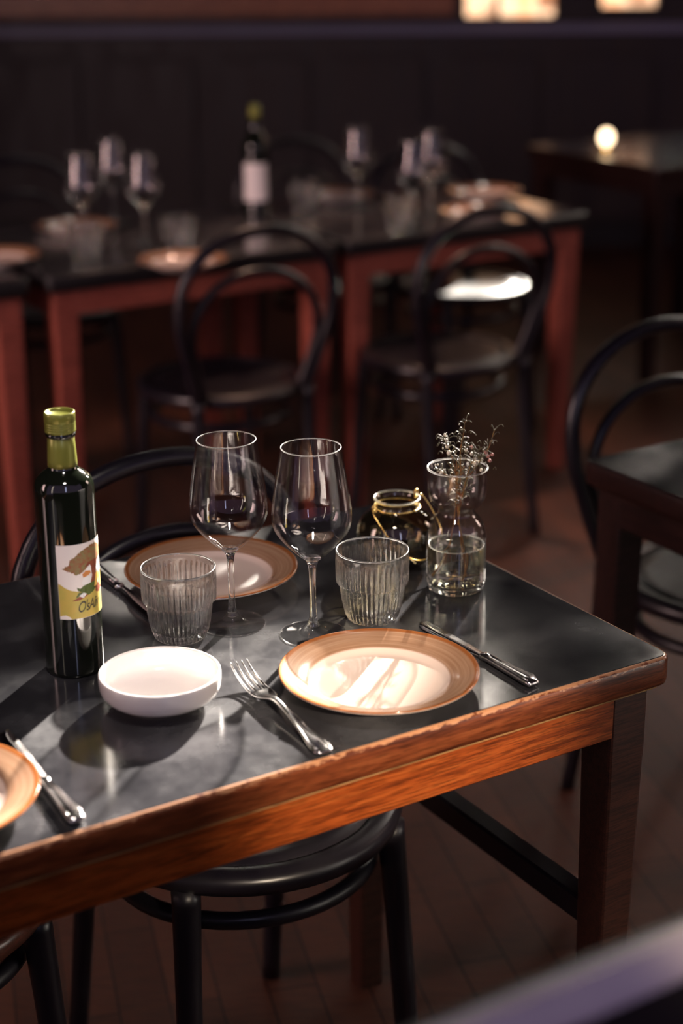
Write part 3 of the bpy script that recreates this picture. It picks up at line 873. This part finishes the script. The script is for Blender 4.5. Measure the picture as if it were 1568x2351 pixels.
shape(pb, jag([(6, 58), (12, 62), (15, 69), (22, 72), (27, 77), (34, 78), (40, 81), (50, 80), (58, 76), (64, 70), (62, 62), (55, 60), (48, 62), (42, 60), (34, 57), (28, 53), (21, 50), (14, 54)], 0.9), 1, 0.00010)
shape(pb, [(30, 58), (36, 62), (44, 63), (52, 62), (50, 57), (47, 50), (47, 40), (50, 33), (54, 27), (48, 28), (43, 30), (36, 27), (30, 24), (22, 21), (14, 21), (20, 24), (27, 27), (33, 32), (37, 38), (40, 46), (38, 54), (34, 57)], 2, 0.00012)
shape(pb, [(33, 56), (37, 59), (39, 56), (39, 50), (35, 46), (31, 49), (32, 53)], 6, 0.00014)
shape(pb, [(27, 50), (31, 53), (37, 52), (38, 49), (34, 47), (28, 46)], 4, 0.00017)
shape(pb, [(28, 46), (33, 47), (38, 45), (37, 38), (28, 37), (26, 40)], 6, 0.00016)
shape(pb, [(20, 36), (24, 34), (28, 37), (36, 38), (43, 38), (46, 36), (44, 30), (40, 27), (33, 25), (30, 28), (25, 30), (21, 32)], 3, 0.00018)
shape(pb, [(18, 24), (22, 30), (31, 29), (30, 27), (24, 26)], 3, 0.00015)
shape(pb, [(22, 26), (27, 29), (31, 27), (27, 23)], 6, 0.00018)
shape(pb, [(50, 60), (57, 62), (62, 58), (62, 44), (56, 42), (50, 46), (48, 52)], 6, 0.00016)
shape(pb, [(54, 55), (58, 56), (60, 52), (55, 51)], 4, 0.00019)
shape(pb, [(46, 46), (52, 48), (51, 40), (47, 32), (42, 32), (44, 39)], 5, 0.00019)
shape(pb, [(53, 46), (62, 46), (63, 32), (56, 28), (52, 33)], 5, 0.00019)
shape(pb, [(44, 31), (52, 34), (58, 28), (64, 32), (60, 25), (50, 23), (44, 26)], 2, 0.00018)
pb.build('printed_picture', lm, label)
# hand-lettered name
tcv = bpy.data.curves.new('lettering', 'FONT'); tcv.body = "O'sAliv"; tcv.size = 0.0165; tcv.shear = 0.35; tcv.space_character = 0.86; tcv.offset = 0.00012
tobj = bpy.data.objects.new('lettering_source', tcv); col.objects.link(tobj)
dg = bpy.context.evaluated_depsgraph_get(); dg.update()
tme = bpy.data.meshes.new_from_object(tobj.evaluated_get(dg))
bpy.data.objects.remove(tobj)
bm = bmesh.new(); bm.from_mesh(tme)
bmesh.ops.triangulate(bm, faces=bm.faces[:]); bm.verts.index_update()
lb_ = MB(); lb_.add([lab(0.0190 + v.co.x * 0.68, 0.0070 + v.co.y * 1.05 + v.co.x * 0.05, 0.00034) for v in bm.verts], [[v.index for v in f.verts] for f in bm.faces], 0, False)
bm.free(); lb_.build('lettering', M['ink'], label)

# small labelled bottle in the background
wb = empty('wine_bottle', (-0.232, 4.685, ZT)); tag(wb, 'blurred dark bottle with plain white label on the background table', 'bottle')
b = MB(); b.lathe(smooth_prof([(0.0005, 0.002), (0.032, 0.0), (0.036, 0.004), (0.0365, 0.02), (0.0365, 0.17), (0.034, 0.195), (0.022, 0.220), (0.0145, 0.235), (0.0135, 0.26), (0.0135, 0.295), (0.0005, 0.296)], 4), 40); b.build('glass_body', M['bottle'], wb)
b = MB()
for i in range(1):
    n = 20; A0, A1 = math.radians(-150), math.radians(-30)
    vs = [(0.0369 * math.cos(A0 + (A1 - A0) * k / n), 0.0369 * math.sin(A0 + (A1 - A0) * k / n), z) for z in (0.038, 0.142) for k in range(n + 1)]
    b.add(vs, [(k, k + 1, n + 2 + k, n + 1 + k) for k in range(n)])
b.build('label', M['paper'], wb)
b = MB(); b.lathe([(0.0137, 0.262), (0.0146, 0.263), (0.0146, 0.2975), (0.0005, 0.298)], 32); b.build('cap', M['foil'], wb)

# ------------------------------------------------------------------ vase with dried flowers
vz = empty('glass_vase', (0.1395, 1.899, ZT)); tag(vz, 'hourglass-shaped clear glass vase half filled with water, holding dried flowers', 'vase')
vo = [(0.0340, 0.006), (0.0362, 0.012), (0.0366, 0.020), (0.0366, 0.060), (0.0360, 0.072), (0.0335, 0.083), (0.0285, 0.0915), (0.0240, 0.0965), (0.0224, 0.1005), (0.0238, 0.1045), (0.0290, 0.1095), (0.0335, 0.1165), (0.0356, 0.1260), (0.0362, 0.1380), (0.0364, 0.1500), (0.0368, 0.1545)]
so_ = smooth_prof(vo, 4)
b = MB(); b.lathe(so_ + [(0.0366, 0.1555), (0.0352, 0.1555)] + [(r - 0.0018, z + 0.0004) for r, z in so_[::-1][2:]], 88); b.build('vase_wall', M['vaseglass'], vz)
b = MB(); b.lathe(smooth_prof([(0.0005, 0.0012), (0.024, 0.0012), (0.0300, 0.0), (0.0335, 0.0022), (0.0352, 0.0065), (0.0352, 0.0085), (0.0325, 0.0100), (0.0005, 0.0085)], 4), 88); b.build('thick_base', M['vasebase'], vz)
b = MB(); b.lathe([(0.0005, 0.0092), (0.0310, 0.0102), (0.0340, 0.0130), (0.0346, 0.0200), (0.0346, 0.0565), (0.0349, 0.0573), (0.0330, 0.0568), (0.0005, 0.0568)], 88); b.build('water', M['water'], vz)
b = MB(); b.tube([(0.0338 * math.cos(a), 0.0338 * math.sin(a), 0.0574) for a in [2 * PI * k / 72 for k in range(72)]], 0.0007, 6, closed=True); b.build('water_line', M['rimglass'], vz)
b = MB(); b.tube([(0.0360 * math.cos(a), 0.0360 * math.sin(a), 0.1552) for a in [2 * PI * k / 96 for k in range(96)]], 0.0012, 8, closed=True); b.build('rim', M['rimglass'], vz)

VX, VY = 0.1395, 1.899
fl = empty('dried_flower_sprig', (VX, VY, ZT + 0.0)); tag(fl, 'sprig of dried wax flowers with white buds and pink berries standing in the vase', 'flowers')
rf = random.Random(11)
stems = [  # image-right = +x, up = z
    [(0.006, -0.004, 0.014), (0.010, 0.0, 0.045), (0.001, 0.004, 0.100), (0.004, 0.002, 0.140), (0.003, 0.0, 0.175), (0.006, 0.002, 0.195), (0.008, 0.0, 0.213)],
    [(-0.020, 0.006, 0.016), (-0.010, 0.002, 0.045), (-0.002, 0.0, 0.100), (-0.001, 0.004, 0.140), (-0.006, 0.002, 0.165), (-0.013, 0.0, 0.184), (-0.015, 0.0, 0.190)],
    [(0.009, 0.0, 0.018), (0.006, 0.002, 0.060), (0.002, -0.002, 0.101), (0.010, 0.0, 0.135), (0.024, 0.002, 0.158), (0.036, 0.0, 0.178), (0.043, 0.002, 0.200)],
    [(0.002, 0.006, 0.080), (0.004, 0.004, 0.110), (0.000, 0.0, 0.135), (-0.018, -0.006, 0.150), (-0.026, -0.008, 0.152)],
    [(0.002, 0.0, 0.095), (0.000, 0.002, 0.130), (-0.002, 0.004, 0.172)],
    [(0.003, 0.0, 0.100), (0.008, -0.004, 0.130), (0.016, -0.002, 0.160), (0.026, -0.004, 0.170)],
]
for s_ in stems:
    pts = catmull(s_, 7); n = len(pts)
    b = MB(); b.tube(pts, [0.0010 * (1 - 0.55 * i / n) for i in range(n)], 6)
    b.build('stem', M['twig'], fl)
lv = MB(); tw = MB()
for s_ in stems:
    pts = [p for p in catmull(s_, 7) if p.z > 0.104]
    for p in pts:
        for _ in range(2):
            if rf.random() < 0.62:
                a = rf.uniform(0, 2 * PI); L = rf.uniform(0.005, 0.014); d = Vector((math.cos(a), math.sin(a), rf.uniform(0.3, 1.0))).normalized()
                if p.z < 0.155 and math.hypot(p.x + d.x * L, p.y + d.y * L) > 0.032: continue
                e = p + d * L; cu = e + Vector((d.x * 0.4, d.y * 0.4, -rf.uniform(0.1, 0.7))) * L * 0.5
                lv.tube(catmull([p, p + d * L * 0.6 + Vector((0, 0, L * 0.15)), e, cu], 3), 0.00032 + rf.random() * 0.00028, 5)
clusters = [((-0.014, 0.0, 0.186), 0.008, 10), ((0.014, 0.0, 0.176), 0.010, 12), ((0.026, 0.0, 0.172), 0.012, 24), ((0.003, 0.0, 0.196), 0.006, 6)]
for c, r, n in clusters:
    for _ in range(n * 2):
        p = Vector(c) + Vector((rf.gauss(0, r * .6), rf.gauss(0, r * .6), rf.gauss(0, r * .7)))
        a = rf.uniform(0, 2 * PI); d = Vector((math.cos(a), math.sin(a), rf.uniform(-.5, .8))) * rf.uniform(.003, .008)
        lv.tube(catmull([p, p + d * .6 + Vector((0, 0, .0015)), p + d, p + d * 1.1 - Vector((0, 0, .0025))], 3), 0.0004, 5)
lv.build('leaves', M['leaf'], fl)
buds = [(-.016, 0, .196), (-.014, -.003, .190), (-.013, 0, .182), (-.011, -.002, .174), (.010, -.002, .177), (.016, -.003, .173), (.021, -.004, .168), (.022, -.004, .162), (.029, -.003, .166), (.034, 0, .171), (-.020, -.006, .151), (-.006, -.010, .142), (.014, -.012, .147), (.028, -.004, .153), (.019, 0, .160), (-.018, 0, .179), (.009, 0, .2135), (.001, 0, .209), (-.024, -.004, .160), (-.027, -.004, .160), (.001, -.008, .121), (.010, -.008, .121)]
for i, (x, y, z) in enumerate(buds):
    r = (.0017, .0021, .0025, .0027)[i % 4] if i < 15 else .0010
    b = MB(); b.sphere((x, y, z), r, 10, sz=1.2); b.build('bud', M['bud'], fl)
for x, y, z in ((.016, -.002, .181), (.041, 0, .171), (.036, 0, .169), (.038, -.002, .164), (.033, -.002, .174)):
    b = MB(); b.sphere((x, y, z), .0023, 12); b.build('berry', M['berry'], fl)

# ------------------------------------------------------------------ smoked jar with wire handle
jr = empty('lantern_jar', (0.070, 1.985, ZT)); tag(jr, 'round smoked glass jar with gold wire handle behind the right tumbler', 'jar')
jo = [(0.0280, 0.0), (0.0340, 0.0015), (0.0420, 0.010), (0.0485, 0.022), (0.0515, 0.036), (0.0500, 0.050), (0.0440, 0.062), (0.0345, 0.070), (0.0290, 0.0745), (0.0272, 0.0790), (0.0280, 0.0835), (0.0298, 0.0862)]
so_ = smooth_prof(jo, 5)
b = MB(); b.lathe([(0.0005, 0.0015), (0.020, 0.0012)] + so_ + [(0.0292, 0.0880), (0.0275, 0.0880)] + [(r - 0.0022, z + 0.0006) for r, z in so_[::-1][1:]] + [(0.020, 0.0050), (0.0005, 0.0050)], 80); b.build('jar_wall', M['smoked'], jr)
b = MB(); b.tube([(0.0290 * math.cos(a), 0.0290 * math.sin(a), 0.0762) for a in [2 * PI * k / 64 for k in range(64)]], 0.0009, 8, closed=True); b.build('wire_collar', M['gold'], jr)
b = MB(); b.tube([(0.0286 * math.cos(a), 0.0286 * math.sin(a), 0.0878) for a in [2 * PI * k / 64 for k in range(64)]], 0.0012, 8, closed=True); b.build('rim', M['rimglass'], jr)
wl, wr = Vector((-0.0265, -0.016, 0.0775)), Vector((0.0225, 0.019, 0.084))
for wp in (wl, wr):
    b = MB()
    for k in range(2):
        o_ = wp + wp.normalized() * 0.0
        ax = Vector((wp.x, wp.y, 0)).normalized()
        c = Vector((ax.x * 0.0330, ax.y * 0.0330, wp.z + k * 0.003))
        b.tube([c + Vector((ax.x * math.cos(a) * .0035, ax.y * math.cos(a) * .0035, math.sin(a) * .0042)) for a in [2 * PI * q / 20 for q in range(20)]], 0.0010, 6, closed=True)
    b.build('wire_loop', M['gold'], jr)
b = MB()
b.tube(catmull([(-0.0320, -0.0195, 0.0780), (-0.0270, -0.0300, 0.0700), (-0.0080, -0.0500, 0.0460), (0.0060, -0.0580, 0.0330), (0.0240, -0.0560, 0.0240), (0.0420, -0.0420, 0.0240), (0.0560, -0.0200, 0.0300), (0.0560, 0.0000, 0.0450), (0.0440, 0.0160, 0.0680), (0.0310, 0.0240, 0.0850)], 7), 0.0010, 8)
b.build('wire_handle', M['gold'], jr)

# ------------------------------------------------------------------ far right: small glowing table lamp on a dark table
tf = make_table(0.80, 0.70, M['darkleg'], M['darkleg'], 0.058, 0.062, 0.05, M['darkleg'], M['darkleg']); tf.location = (1.20, 6.05, 0); tf.rotation_euler = (0, 0, ROT)
tag(tf, 'dark table in the far right background carrying the small glowing lamp', 'table')
lp = empty('table_lamp', (0.94, 5.96, ZT)); tag(lp, 'small glowing round lamp, blurred, far right background', 'lamp')
b = MB(); b.lathe([(0.0005, 0.0), (0.03, 0.0), (0.03, 0.004), (0.008, 0.008), (0.006, 0.025), (0.0005, 0.025)], 32); b.build('base', M['gold'], lp)
b = MB(); b.sphere((0, 0, 0.047), 0.024, 24, sz=1.2); b.build('globe', M['flame'], lp)
